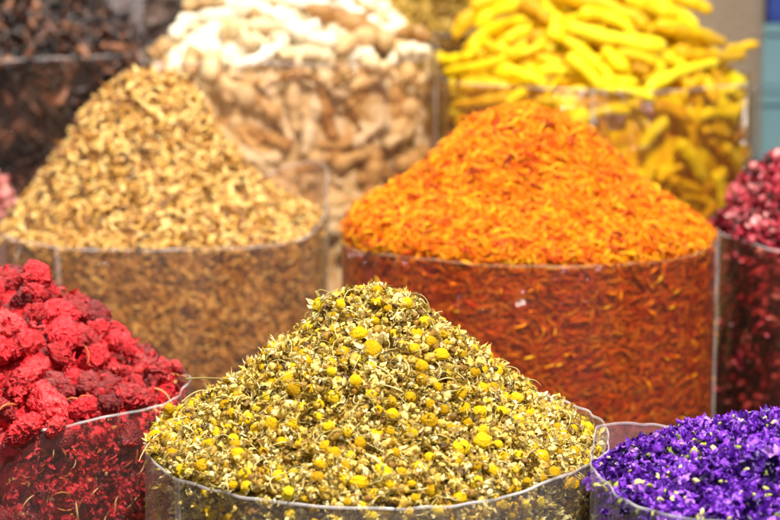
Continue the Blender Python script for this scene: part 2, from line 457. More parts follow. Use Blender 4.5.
B_bm.film('blurred bag with olive gold contents in the rear row between ginger and turmeric', film_amber, rim_w, seam=False)

def heap(name, bag, groups, mats, label, cat, core_in, core_rough=.0015, core_mat=0, wi=None):
    cv, cf = bag.core(core_in, wi, rough=core_rough)
    V, F, M, A = merge(groups) if groups else (np.zeros((0, 3)), np.zeros((0, 4), int), np.zeros(0), np.zeros(0))
    V2 = np.concatenate([cv, V]); F2 = np.concatenate([cf, F + len(cv)]); 
    ca = .5 + .3 * snoise(cv[cf[:, 0]], 500, 5)
    o = link(name, mesh_np(name, V2 - bag.c, F2, mats, np.concatenate([np.full(len(cf), core_mat), M]), np.concatenate([ca, A])))
    o.location = Vector(bag.c)
    tag(o, label, cat, kind='stuff')
    return o

def grp(variants, bag, n_s, n_w, depth, inset, smin, smax, mi, off=0.0, offr=.0012, tilt=.5, horiz=0, spin=True):
    g = []
    if n_s:
        P, Nn = bag.surf(n_s); P = P + Nn * (off + rng.uniform(-offr, offr, n_s))[:, None]
        g.append((variants, P, frames(Nn, n_s, tilt, horiz, spin), rng.uniform(smin, smax, n_s), rng.random(n_s), mi))
    if n_w:
        P, Nn = bag.wall(n_w, depth, inset)
        g.append((variants, P, frames(Nn, n_w, .3, horiz, spin), rng.uniform(smin, smax, n_w), rng.random(n_w), mi))
    return g

#%%CHAM
c_pet, c_pet_o = two('chamomile_petal', [(0, (.22, .14, .02)), (.25, (.50, .36, .07)), (.6, (.76, .61, .19)), (1, (.88, .82, .52))], trans=.2, rough=.55, vary=.4, bscale=1500)
c_yel, c_yel_o = two('chamomile_disc', [(0, (.60, .38, .01)), (.25, (.72, .48, .008)), (.6, (.80, .56, .008)), (1, (.86, .68, .03))], rough=.8, spec=.15, bump=1.0, bscale=1900, bdist=.0014, vary=.6, nscale=900)
c_bud, _ = two('chamomile_bud', [(0, (.10, .05, .01)), (.3, (.36, .21, .025)), (.65, (.60, .44, .08)), (1, (.80, .67, .27))], rough=.55, bump=.8, bscale=1800, vary=.5)
c_stem, c_stem_o = two('chamomile_stem', [(0, (.16, .12, .03)), (.5, (.42, .36, .12)), (1, (.75, .66, .36))], rough=.5, bump=.2)

ros = [rosette(int(6 + i % 3), .0036, .0007, 100 + i, nu=6, nv=3, bend=(1.4, 3.6), wr=.7) for i in range(8)]
buds = []
for i in range(6):
    v, f = ell(8, 10, .0016, .0020, .0016, .2, 3.4, 40 + i)
    rr = rosette(5, .0028, .0010, 300 + i, bend=(1.5, 2.6), lift=-.2, nu=3, nv=3)
    buds.append(join([(v, f), (rr[0] @ rotm((1, 0, 0), -PI / 2).T + np.array([0, .0006, 0]), rr[1])]))
threads = []
for i in range(8):
    r = np.random.default_rng(500 + i); L_ = r.uniform(.006, .013)
    p = bez((0, -L_ / 2, 0), (r.uniform(-.4, .4) * L_, 0, r.uniform(0, .35) * L_), (r.uniform(-.2, .2) * L_, L_ / 2, r.uniform(-.1, .2) * L_), 8)
    threads.append(tube(p, .00022 * np.array([.7, 1, 1, .9, 1, .9, .8, .3]), 4))
crumbs = [sheet(.0024, .0011, 3, 3, 1.6, 1.0, .6, 700 + i) for i in range(6)]

g = []
g += grp(ros, B_cham, 3600, 4600, .09, .0025, .7, 1.35, 0, .0010, .0022, .9)
g += grp(buds, B_cham, 2000, 3400, .09, .0028, .6, 1.35, 2, .0006, .0018, 1)
g += grp(crumbs, B_cham, 2200, 2500, .09, .002, .7, 1.4, 0, .0010, .0025, 1)
g += grp(crumbs, B_cham, 1800, 1200, .09, .002, .6, 1.2, 3, .0008, .002, 1)
g += grp(threads, B_cham, 1300, 400, .09, .001, .5, 1.4, 3, .0022, .001, .45)

def dome(seed, r=.0034):
    n, m = 22, 30
    th = np.linspace(.03, PI - .1, n); ph = np.arange(m) / m * 2 * PI
    T, P = np.meshgrid(th, ph, indexing='ij')
    rr = np.random.default_rng(seed)
    bump = 1 + .07 * np.sin(13 * P + 17 * T) * np.sin(13 * P - 17 * T) * np.sin(T)
    hz = np.where(T < PI / 2, rr.uniform(.75, 1.15), .55)
    V = np.stack([np.sin(T) * np.cos(P) * bump, np.sin(T) * np.sin(P) * bump, np.cos(T) * hz * bump], -1).reshape(-1, 3)
    V *= (1 + .05 * snoise(V, 2.5, seed))[:, None]
    return V * r, grid_faces(n, m, True)
heads = []
for i in range(7):
    dv, df = dome(900 + i)
    pv, pf, _m = rosette(9 + i % 4, .0052, .0011, 950 + i, bend=(.8, 2.2), lift=-.75 if i % 3 else .2, nu=5, nv=3, rad=.0022)
    pv[:, 2] -= .0009
    k = int(10)
    cup = ell(6, 12, .0026, .0022, .0022, .05, 4, i); cv_, cf_ = cup[0] @ rotm((1, 0, 0), PI / 2).T - np.array([0, 0, .0018]), cup[1]
    heads.append({'disc': mesh_np('disc', dv, df, c_yel_o), 'petals': mesh_np('petals', pv, pf, c_pet_o),
                  'calyx': mesh_np('calyx', cv_, cf_, c_bud)})
P_px = [(323,309,9),(361,299,6),(377,306,8),(362,310,6),(405,299,6.5),(334,320,6),(376,322,5),(360,337,9.5),(374,352,10.5),(394,336,5.5),(336,344,5.5),(344,356,8),(289,382,8),(296,392,7.5),(312,393,6.5),(371,370,6.5),(413,351,6),
 (275,352,8),(232,383,6),(252,366,6),(283,371,5),(235,391,5),(439,358,8.5),(472,351,5),(436,389,6),(457,394,8),(482,374,6),(498,390,5),(525,388,5.5),(428,324,5),
 (157,441,8.5),(205,471,9),(246,479,8.5),(248,423,8),(258,433,7),(200,436,6),(239,460,8),(265,477,7),(171,412,6),(291,428,6),(294,428,7),(301,447,6),(326,450,7),(333,457,7),(321,470,8),(345,470,7),(383,477,10),(377,437,7),(388,433,6.5),(404,427,6),(427,425,9),(359,487,9),(375,498,7.5),(417,471,7),(294,475,5),(343,483,6),(391,404,6),
 (462,411,7),(460,453,9),(481,447,9),(492,474,7),(503,460,6),(515,473,5),(532,450,6),(540,461,8.5),(475,485,7),(520,433,5),(584,437,7),(569,461,6),(571,484,8),(460,499,7),(502,505,6),(188,458,6),(177,446,6)]
HP = np.array([B_cham.hit(x, y) for x, y, r in P_px]); HN = B_cham.normal(HP); HS = np.array([r for _, _, r in P_px]) * .96 / FPX / .0034
inb = np.hypot(*(HP - B_cham.c)[:, :2].T) > B_cham.R * .97
P, Nn = B_cham.surf(14000); k = in_view(P) & facing(P, Nn, -.02); P, Nn = P[k], Nn[k]
idx = spread(P, .0062, 226, HP); P, Nn = P[idx], Nn[idx]
HPa = np.concatenate([HP + HN * (HS * .0017)[:, None] * np.where(inb, 0, 1)[:, None], P + Nn * .0017]); HNa = np.concatenate([HN, Nn]); HSa = np.concatenate([HS * .95, rng.uniform(.48, .95, len(P))])
# discs look up and out of the heap
Bm = []
for p, n_ in zip(HPa, HNa):
    z = n_ + rng.normal(size=3) * .55 + (CAM - p) * .25; z /= np.linalg.norm(z)
    y = rng.normal(size=3); y -= y @ z * z; y /= np.linalg.norm(y); Bm.append(np.stack([np.cross(y, z), y, z], -1))
def cham_label(i, p):
    return 'dried chamomile flower head with a yellow dome lying in the cream chamomile heap'
place('chamomile_flower', heads, HPa, Bm, HSa, cham_label, 'flower head', 'dried chamomile flower heads on the front heap')
# the many more heads: against the film and on the far side
dv, df = dome(7); dsm = []
for i in range(5):
    n, m = 9, 12
    v, f = ell(n, m, 1, .85, 1, .04, 5, i); pv, pf, _m = rosette(8, 1.6, .34, 980 + i, bend=(.8, 2.2), lift=-.7, nu=4, nv=3, rad=.6)
    dsm.append(join([(v * .0028, f, 1), ((pv @ rotm((1, 0, 0), -PI / 2).T) * .0026, pf, 0)]))
Pw, Nw = B_cham.wall(1100, .1, .0022)
g.append((dsm, Pw, frames(Nw, len(Pw), .8), rng.uniform(.6, 1.25, len(Pw)), rng.random(len(Pw)), None))
Pb, Nb = B_cham.surf(1500); kk = ~facing(Pb, Nb, 0)
Pb, Nb = Pb[kk], Nb[kk]; g.append((dsm, Pb, frames(Nb, len(Pb), .8), rng.uniform(.6, 1.2, len(Pb)), rng.random(len(Pb)), None))
heap('chamomile_heap', B_cham, g, [c_pet, c_yel, c_bud, c_stem], 'cone shaped heap of crumbled cream and olive dried chamomile, sharp in front', 'dried chamomile', .0035, core_mat=2, wi=.006)

stems = [([(186, 379), (208, 378), (236, 380)], 'straight straw stem poking out at the left slope of the chamomile cone'),
         ([(182, 402), (196, 392), (208, 391)], 'dark bent stem tip poking out low on the left of the chamomile cone'),
         ([(318, 296), (322, 290), (341, 300)], 'short curled stem beside the left shoulder of the chamomile peak'),
         ([(340, 426), (372, 446), (396, 458)], 'long pale curved stem lying across the middle of the chamomile'),
         ([(313, 449), (322, 434), (340, 431)], 'pale hooked stem left of the middle of the chamomile'),
         ([(182, 436), (212, 408), (248, 414)], 'long dark arched stem on the lower left of the chamomile')]
for i, (pts, lb) in enumerate(stems):
    W = []
    for k_, (x, y) in enumerate(pts):
        p = B_cham.hit(x, y); W.append(p)
    dm = np.array([(p - CAM) @ FW for p in W]); dm = dm.mean() + np.clip(dm - dm.mean(), -.012, .012)
    W = np.array([at(x, y, d - .0045) for (x, y), d in zip(pts, dm)]); c = W.mean(0)
    v, f = tube(bez(*(W - c), 24), .00032 * np.linspace(1.2, .7, 24), 6)
    o = link('straw_wisp', mesh_np('straw_wisp', v, f, c_stem_o)); o.location = Vector(c); tag(o, lb, 'straw', 'loose straws on the chamomile heap')  # dried chamomile stems, not straw
#%%SAFFLOWER
s_m, s_o = two('safflower_petal', [(0, (.30, .010, .002)), (.12, (.70, .08, .003)), (.32, (.93, .32, .006)), (.75, (.97, .46, .012)), (1, (.97, .66, .04))], rough=.5, spec=.25, trans=.15, vary=.35, nscale=220, bump=.2)
saff = []
for i in range(10):
    r = np.random.default_rng(1500 + i); L_ = r.uniform(.0055, .0105)
    p = bez((0, -L_ / 2, 0), (r.uniform(-.3, .3) * L_, 0, r.uniform(.0, .35) * L_), (r.uniform(-.15, .15) * L_, L_ / 2, r.uniform(-.1, .1) * L_), 7)
    saff.append(tube(p, .00062 * np.array([.25, .8, 1, 1.0, .9, .7, .3]) * r.uniform(.75, 1.2), 4, .5))
g = grp(saff, B_or, 32000, 46000, .15, .0016, .55, 1.4, 0, .0008, .0028, .5, .5)
heap('safflower_heap', B_or, g, [s_m], 'tall cone of bright orange safflower threads heaped over the wide clear bag', 'dried safflower', .003, .002, wi=.0045)

#%%GOLD
gd_m, gd_o = two('golden_curl', [(0, (.12, .045, .010)), (.28, (.46, .23, .05)), (.62, (.74, .47, .13)), (1, (.90, .72, .34))], rough=.38, spec=.55, vary=.35, nscale=300, bump=.3)
curl = []
for i in range(10):
    r = np.random.default_rng(1700 + i); n = 9; arc = r.uniform(.6, 3.2); L_ = r.uniform(.009, .014); R_ = L_ / arc
    t = np.linspace(-arc / 2, arc / 2, n)
    p = np.stack([R_ * np.cos(t) - R_, R_ * np.sin(t), .0012 * np.sin(t * 2 + i)], -1)
    curl.append(tube(p * 1.0, .00118 * capr(n, .7) * (1 + .18 * np.sin(np.arange(n) * 2.1 + i)) * r.uniform(.8, 1.15), 6, .8))
g = grp(curl, B_gold, 11000, 22000, .16, .0028, .5, 1.3, 0, .0004, .0035, .6, .35)
heap('golden_curl_heap', B_gold, g, [gd_m], 'mass of golden brown dried curls filling the square clear bag', 'dried curls', .0055, .002, wi=.0075)
cm = [mesh_np('golden_curl', v, f, gd_o) for v, f in curl]
P, Nn = B_gold.surf(9000); k = in_view(P, 0) & facing(P, Nn, .15); P, Nn = P[k], Nn[k]
idx = spread(P, .0078, 290); P, Nn = P[idx], Nn[idx]
place('golden_curl', cm, off_surface(P, Nn, rng.uniform(.002, .0038, len(P))), frames(Nn, len(P), .4, .3), rng.uniform(.85, 1.25, len(P)),
      'small golden brown dried curl lying on the surface of the tan cone', 'dried curl', 'golden dried curls on the cone behind the berries')

#%%PURPLE
pu_m, pu_o = two('purple_petal', [(0, (.03, .004, .10)), (.3, (.15, .025, .42)), (.65, (.34, .09, .70)), (.9, (.42, .16, .78)), (1, (.60, .34, .80))], rough=.42, trans=.25, vary=.4, nscale=400, bump=.5)
gr_m, gr_o = two('purple_calyx', [(0, (.16, .19, .03)), (.5, (.42, .43, .10)), (1, (.75, .70, .36))], rough=.5, vary=.3)
pros = [rosette(6 + i % 3, .0058, .0021, 1900 + i, bend=(1.4, 3.8), lift=.5, nu=9, nv=7, rad=.0003, wr=.9) for i in range(8)]
psm = [rosette(4, .0048, .0020, 1950 + i, bend=(1.2, 3.6), lift=.5, nu=6, nv=5, wr=.9) for i in range(6)]
cal = [ell(9, 10, .0014, .0024, .0011, .28, 4, 60 + i) for i in range(4)]
g = grp(psm, B_pur, 2400, 4200, .07, .003, .7, 1.25, 0, .0006, .0025, 1)
g += grp(cal, B_pur, 220, 400, .07, .003, .6, 1.15, 1, .0022, .002, 1)
heap('purple_flower_heap', B_pur, g, [pu_m, gr_m], 'low mound of crumpled violet petals and green bits under the purple flowers', 'dried petals', .005, .002, wi=.0075)
fl = []
for i in range(8):
    v, f, _m = pros[i]
    cv_, cf_ = ell(10, 12, .0012, .0021, .0010, .25, 4, 80 + i)
    a = rotm((1, 0, 0), 1.2 + .3 * i)
    fl.append({'petals': mesh_np('petals', v, f, pu_o), 'calyx': mesh_np('calyx', cv_ @ a.T + np.array([.0006 * (i % 3 - 1) * 2, .0012, .0012 - .002 * (i % 2)]), cf_, gr_o)})
P, Nn = B_pur.surf(9000); k = in_view(P, 10) & facing(P, Nn, 0); P, Nn = P[k], Nn[k]
idx = spread(P, .0058, 290); P, Nn = P[idx], Nn[idx]
place('purple_flower', fl, off_surface(P, Nn, rng.uniform(.001, .003, len(P))), frames(Nn, len(P), .9), rng.uniform(.7, 1.15, len(P)),
      'crumpled violet dried flower with a pale green calyx on the low purple mound', 'dried flower', 'purple dried flowers at the lower right')

#%%BERRIES
rd_m, rd_o = two('berry_skin', [(0, (.24, .002, .006)), (.22, (.44, .003, .015)), (.6, (.68, .007, .030)), (.9, (.80, .025, .055)), (1, (.85, .12, .12))], rough=.3, spec=.7, vary=.75, nscale=420, bump=1.0, bscale=900, bdist=.0016)
def berry(seed, lo=False):
    r = np.random.default_rng(seed)
    n, m = (14, 18) if lo else (60, 76)
    v, f = ell(n, m, r.uniform(.0062, .0085), r.uniform(.009, .0125), r.uniform(.0055, .0072))
    u = v / .008
    d = .16 * snoise(u, 1.8, seed, 2) + .07 * snoise(u, 6, seed + 5, 1)
    # crinkled folds and small lobes all over
    a = np.abs(snoise(u, 7.5, seed + 9, 2)); b = np.abs(snoise(u, 17, seed + 12, 2))
    c_ = np.abs(snoise(u, 30, seed + 15, 1))
    d += .20 * (1 - np.clip(a, 0, 1)) ** 1.2 - .11 + .10 * (1 - np.clip(b, 0, 1)) ** 1.3 + .06 * (1 - np.clip(c_, 0, 1))
    return v * (1 + d)[:, None], f
bm_ = [mesh_np('dried_berry', *berry(2100 + i), rd_o) for i in range(9)]
blo = [berry(2150 + i, True) for i in range(5)]
straw = [tube(bez((0, -.004, 0), (.001 * (i - 2), 0, .001), (0, .004, 0), 6), .0004 * capr(6, .9), 4) for i in range(5)]
st_m, _ = two('straw_bit', [(0, (.45, .08, .03)), (.5, (.66, .26, .09)), (1, (.85, .62, .32))], rough=.5)
g = grp(blo, B_red, 240, 420, .1, .0125, .8, 1.1, 0, -.012, .001, .5)
g += grp(straw, B_red, 40, 220, .09, .0016, .5, 1.5, 1, .003, .002, .5)
g += grp(crumbs, B_red, 0, 900, .09, .0022, .7, 1.6, 1)
g += grp(ros, B_red, 260, 1500, .09, .0024, .7, 1.7, 0, .003, .004)
heap('dried_berry_heap', B_red, g, [rd_m, st_m], 'inner mass of crimson dried berries with straw bits in the lower left bag', 'dried berries', .012, .002)
RB = [(8,283,15),(38,276,16),(20,298,12),(47,293,14),(78,312,14),(10,325,15),(37,313,13),(62,332,17),(24,345,19),(28,376,21),(98,333,17),(118,346,12),(94,357,14),(60,354,14),(95,385,19),(44,406,21),(25,430,19),(3,412,12),(80,408,14),(108,404,12),(140,372,12),(163,370,12),(176,367,8),(138,386,10),(118,372,12),(70,380,12),(-12,300,18),(-8,350,18),(-12,385,16),(56,426,12)]
HP = np.array([B_red.hit(x, y) for x, y, r in RB]); HN = B_red.normal(HP); HS = np.array([r for *_, r in RB]) * 1.05 / FPX / .0095
P, Nn = B_red.surf(5000, .9); k = in_view(P, 60) ; P, Nn = P[k], Nn[k]
idx = spread(P, .0128, 110, HP); P, Nn = P[idx], Nn[idx]
Pw, Nw = B_red.wall(3000, .085, .0100, arc=PI * .6); k = in_view(Pw, 40); Pw, Nw = Pw[k], Nw[k]; idx = spread(Pw, .0115, 110); Pw, Nw = Pw[idx], Nw[idx]
PP = np.concatenate([HP, P, Pw]); NN = np.concatenate([HN, Nn, Nw]); SS = np.concatenate([HS, rng.uniform(.75, 1.05, len(P)), rng.uniform(.65, .95, len(Pw))])
def red_label(i, p):
    if i >= len(HP) + len(P): return 'crimson dried berry pressed against the inside of the lower left bag'
    return 'crinkled crimson dried berry piled on top of the lower left bag'
place('dried_berry', bm_, off_surface(PP, NN, np.concatenate([HS * .001, np.full(len(P), -.001), np.zeros(len(Pw))])), frames(NN, len(PP), .4, .3), SS, red_label, 'dried berry', 'crimson dried berries in the lower left bag')

#%%HIBISCUS
hb_m, hb_o = two('hibiscus_petal', [(0, (.06, .006, .012)), (.3, (.28, .012, .035)), (.6, (.55, .05, .10)), (.85, (.75, .22, .26)), (1, (.85, .5, .5))], rough=.4, spec=.5, trans=.1, vary=.4, nscale=200, bump=.5)
hros = [rosette(3 + i % 3, .0085, .0032, 2300 + i, bend=(1.0, 2.8), lift=.5, nu=6, nv=5, rad=.0003) for i in range(8)]
g = grp(hros, B_hib, 500, 3000, .15, .0045, .7, 1.1, 0, -.002, .003, .9)
heap('hibiscus_heap', B_hib, g, [hb_m], 'inner mass of dark red dried hibiscus petals in the bag at the right edge', 'dried hibiscus', .006, .002, wi=.010)
hm = [mesh_np('hibiscus_flower', v, f, hb_o) for v, f, _m in hros]
P, Nn = B_hib.surf(4000); k = in_view(P, 30) & facing(P, Nn, 0); P, Nn = P[k], Nn[k]
idx = spread(P, .0075, 150); P, Nn = P[idx], Nn[idx]
place('hibiscus_flower', hm, off_surface(P, Nn, np.full(len(P), .002)), frames(Nn, len(P), .9), rng.uniform(.7, 1.1, len(P)), 'crumpled pinkish red dried hibiscus flower on top of the bag at the right edge', 'dried flower', 'dried hibiscus flowers at the right edge')

#%%ROOTS
def root_mesh(p0, pm, p1, r, knob=.1, seed=0, branch=0, rings=0, seg=14, n=30):
    """tapering knobbly root along a bent path (local coordinates)"""
    rr = np.random.default_rng(seed)
    path = bez(p0, pm, p1, n)
    L_ = np.linalg.norm(path[-1] - path[0]); s = np.linspace(-1, 1, n)
    e = min(.95, r / max(L_, 1e-4) * 2.8)
    end = np.clip((1 - np.abs(s)) / e, 0, 1); cap = np.sqrt(1 - (1 - end) ** 2) + .01
    rad = r * cap * (1 + knob * np.sin(s * rr.uniform(5, 9) + rr.uniform(0, 6)) + .5 * knob * np.sin(s * 17 + seed))
    rad *= 1 - .18 * s * (1 if rr.random() < .5 else -1)
    if rings: rad *= 1 + .03 * np.sin(s * rings)
    v, f = tube(path, rad, seg)
    v += .08 * r * np.stack([snoise(v / r, 1.6, seed + q, 2) for q in range(3)], -1)
    parts = [(v, f)]
    for b in range(branch):
        k = int(rr.uniform(.3, .75) * n); d = rr.normal(size=3); d /= np.linalg.norm(d); q = path[k]
        ln = r * rr.uniform(1.6, 2.6)
        bp = bez(q, q + d * ln * .6 + rr.normal(size=3) * r * .2, q + d * ln, 10)
        v2, f2 = tube(bp, r * .75 * np.clip(np.sqrt(1 - np.linspace(0, .999, 10) ** 3), .01, 1), 12)
        parts.append((v2, f2))
    return join(parts)[:2]
tu_m, tu_o = two('turmeric_skin', [(0, (.60, .32, .01)), (.3, (.80, .55, .008)), (.7, (.88, .70, .01)), (1, (.90, .78, .05))], rough=.55, spec=.3, vary=.6, nscale=110, bump=.5, bscale=260, bdist=.001)
gi_m, gi_o = two('ginger_skin', [(0, (.45, .26, .10)), (.25, (.74, .56, .32)), (.55, (.86, .78, .6)), (1, (.92, .88, .78))], rough=.5, spec=.35, vary=.6, nscale=50, bump=.5, bscale=200, bdist=.001)

def put_roots(bag, segs, name, mat, knob, branch, rings, labels, cat, group):
    ends = []
    for i, (pts, th) in enumerate(segs):
        r = th * .5 * bag.D / FPX
        W = []
        for x, y in pts:
            p = bag.hit(x, y); W.append(p)
        W = np.array(W)
        # lay it on the heap, towards the viewer by its own radius; keep depth changes gentle
        dep = (W - CAM) @ FW; dm = dep.mean(); dep = dm + np.clip(dep - dm, -.02, .02)
        q = W.mean(0) - bag.c; rr_ = math.hypot(q[0], q[1]); behind = rr_ > bag.rad(math.atan2(q[1], q[0])) * .94 and q[2] < bag.H(q[0], q[1]) - r * .6
        W = np.array([at(x, y, d + (r * 1.5 if behind else -r * .8)) for (x, y), d in zip(pts, dep)])
        c = W.mean(0)
        if len(W) == 2: W = np.array([W[0], (W[0] + W[1]) / 2 + np.array([0, 0, r * .3]), W[1]])
        # pull the ends in by the cap radius is not needed: pixel ends were read at the tips
        v, f = root_mesh(W[0] - c, W[1] - c, W[-1] - c, r, knob, 3000 + i * 7 + len(name), branch, rings)
        o = link(name, mesh_np(name, v, f, mat)); o.location = Vector(c)
        tag(o, labels[i] if isinstance(labels, (list, tuple)) and i < len(labels) and labels[i] else labels[-1], cat, group)
        ends.extend([W[0], W[1], W[-1], (W[0] + W[1]) / 2, (W[1] + W[-1]) / 2])
    return np.array(ends)

TS = [([(455, 38), (462, 24), (476, 12)], 14), ([(476, 27), (496, 11), (524, 7)], 13), ([(474, 52), (490, 31), (527, 21)], 14), ([(436, 51), (448, 61), (474, 54)], 12),
      ([(444, 73), (490, 63), (545, 45)], 9.5), ([(520, 5), (538, 10), (550, 24)], 16), ([(556, 17), (557, 30), (555, 43)], 17), ([(496, 72), (522, 75), (547, 86)], 14),
      ([(563, 38), (582, 52), (602, 70)], 14), ([(566, 58), (586, 70), (602, 92)], 14), ([(536, 56), (550, 62), (562, 69)], 12), ([(506, 42), (518, 33), (532, 29)], 11),
      ([(566, 25), (610, 38), (668, 47)], 14), ([(548, -4), (602, 4), (650, 27)], 15), ([(578, 14), (612, 18), (634, 33)], 13), ([(624, -4), (655, 6), (680, 16)], 18),
      ([(662, -5), (690, 2), (713, 12)], 14), ([(655, 25), (690, 32), (726, 44)], 14), ([(726, 51), (742, 47), (759, 43)], 9.5), ([(675, 50), (710, 56), (746, 55)], 13),
      ([(646, 92), (678, 73), (719, 62)], 11), ([(617, 54), (636, 56), (657, 64)], 11), ([(632, 67), (642, 70), (652, 75)], 9), ([(603, 48), (615, 60), (628, 73)], 13),
      ([(538, 75), (550, 70), (566, 72)], 10), ([(484, 42), (500, 50), (520, 55)], 12), ([(590, 60), (606, 72), (612, 84)], 10), ([(508, 8), (530, -2), (556, -6)], 12),
      ([(470, 8), (490, 0), (512, -4)], 12), ([(640, 84), (620, 80), (600, 82)], 9),
      ([(460, 90), (484, 85), (511, 89)], 14), ([(452, 106), (480, 103), (512, 98)], 11), ([(508, 104), (518, 96), (528, 92)], 11), ([(536, 102), (545, 101), (556, 104)], 12),
      ([(570, 128), (600, 110), (632, 112)], 14), ([(640, 108), (665, 108), (693, 124)], 14), ([(586, 110), (600, 99), (622, 96)], 12), ([(604, 90), (628, 90), (656, 100)], 10),
      ([(640, 150), (655, 130), (668, 118)], 12), ([(690, 88), (705, 82), (716, 104)], 14), ([(700, 120), (715, 112), (738, 118)], 11)]
TL = ['short turmeric finger leaning up at the left edge of the yellow pile', 'arched turmeric finger near the top left of the yellow pile', 'thick curved turmeric finger below the arched one at left', 'bent turmeric knob jutting past the left rim of its bag',
      'long thin straight turmeric finger slanting up from the left rim', 'stout turmeric finger curving down at the top centre left', 'stubby upright turmeric piece in the middle left of the pile', 'plump turmeric finger lying along the left front rim',
      'turmeric finger slanting down right in the middle of the pile', 'turmeric finger hanging over the middle of the front rim', 'short turmeric knob just left of the finger over the front rim', 'short turmeric knob under the thick curved finger at left',
      'long turmeric finger across the centre with a bulging right end', 'long curved turmeric finger along the top centre', 'turmeric finger tucked under the long top one', 'fat turmeric finger at the top right of the pile',
      'turmeric finger at the upper right end pointing down right', 'broad turmeric finger sloping to the right rim', 'slim turmeric tip sticking out furthest right over the rim', 'level turmeric finger resting on the right rim',
      'turmeric finger lying diagonally across the front rim at right', 'small turmeric finger under the bulging centre one', 'tiny turmeric stub above the diagonal one at the front', 'dark shaded turmeric finger in the centre gap',
      'little turmeric stub behind the front rim, left of centre', 'turmeric finger half buried at the left under the thin straight one', 'turmeric piece dipping into the bag at the centre of the front rim', None, None, None,
      'pale turmeric finger seen through the bag wall at left', 'thin pale turmeric finger low behind the left bag wall', None, None, 'arching turmeric finger seen through the middle of the bag wall']
TL = TL + [None] * (len(TS) - len(TL)) + ['yellow turmeric finger partly hidden in the turmeric bag']
tur_k = put_roots(B_tur, TS, 'turmeric_finger', tu_o, .08, 0, 60, TL, 'turmeric root', 'turmeric fingers in the yellow bag')
GS = [([(176, 38), (192, 20), (242, 14)], 14), ([(218, 33), (244, 27), (278, 26)], 15), ([(233, 12), (258, 9), (284, 20)], 14), ([(184, 6), (204, 3), (230, 3)], 11),
      ([(212, 80), (211, 65), (214, 48)], 17), ([(232, 68), (256, 60), (276, 46)], 10), ([(280, 56), (304, 52), (332, 58)], 12), ([(270, 34), (280, 40), (280, 52)], 11),
      ([(284, 16), (302, 32), (340, 43)], 17), ([(304, 8), (340, 18), (378, 38)], 18), ([(360, 2), (384, 12), (404, 32)], 18), ([(338, 52), (362, 38), (394, 46)], 17),
      ([(396, 34), (412, 32), (430, 39)], 12), ([(286, 0), (310, 2), (336, 8)], 13), ([(150, 60), (160, 50), (172, 46)], 15), ([(256, -4), (280, -2), (300, 2)], 12),
      ([(335, 62), (345, 72), (352, 82)], 15), ([(362, 62), (380, 66), (396, 78)], 14), ([(400, 52), (412, 50), (428, 54)], 13), ([(322, 70), (332, 86), (350, 96)], 12),
      ([(196, 46), (190, 60), (192, 74)], 14), ([(240, 46), (252, 40), (266, 42)], 14), ([(400, 70), (415, 76), (420, 92)], 13), ([(280, 80), (300, 74), (318, 82)], 12)]
GL = ['bent white ginger root arching over the left side of its pile', 'thick pale ginger root lying level left of centre', 'pale ginger root behind the level one at left', 'ginger root at the top left of the white pile',
      'stubby ginger root upright behind the left bag wall', 'thin ginger root slanting up behind the left front wall', 'pale ginger root lying level along the front rim', 'short hooked ginger knob left of centre',
      'fat bright ginger root left of the pile centre', 'long bright ginger root across the pile centre', 'large bright ginger root sloping down the right side', 'fat ginger root over the front rim, right of centre',
      'slim ginger root end resting on the right rim', 'ginger root at the top centre of the white pile', 'ginger root pressed in the left corner of its bag']
GL = GL + [None] * (len(GS) - len(GL)) + ['white ginger root partly hidden in the ginger bag']
gin_k = put_roots(B_gin, GS, 'ginger_root', gi_o, .2, 1, 0, GL, 'ginger root', 'ginger roots in the white bag')
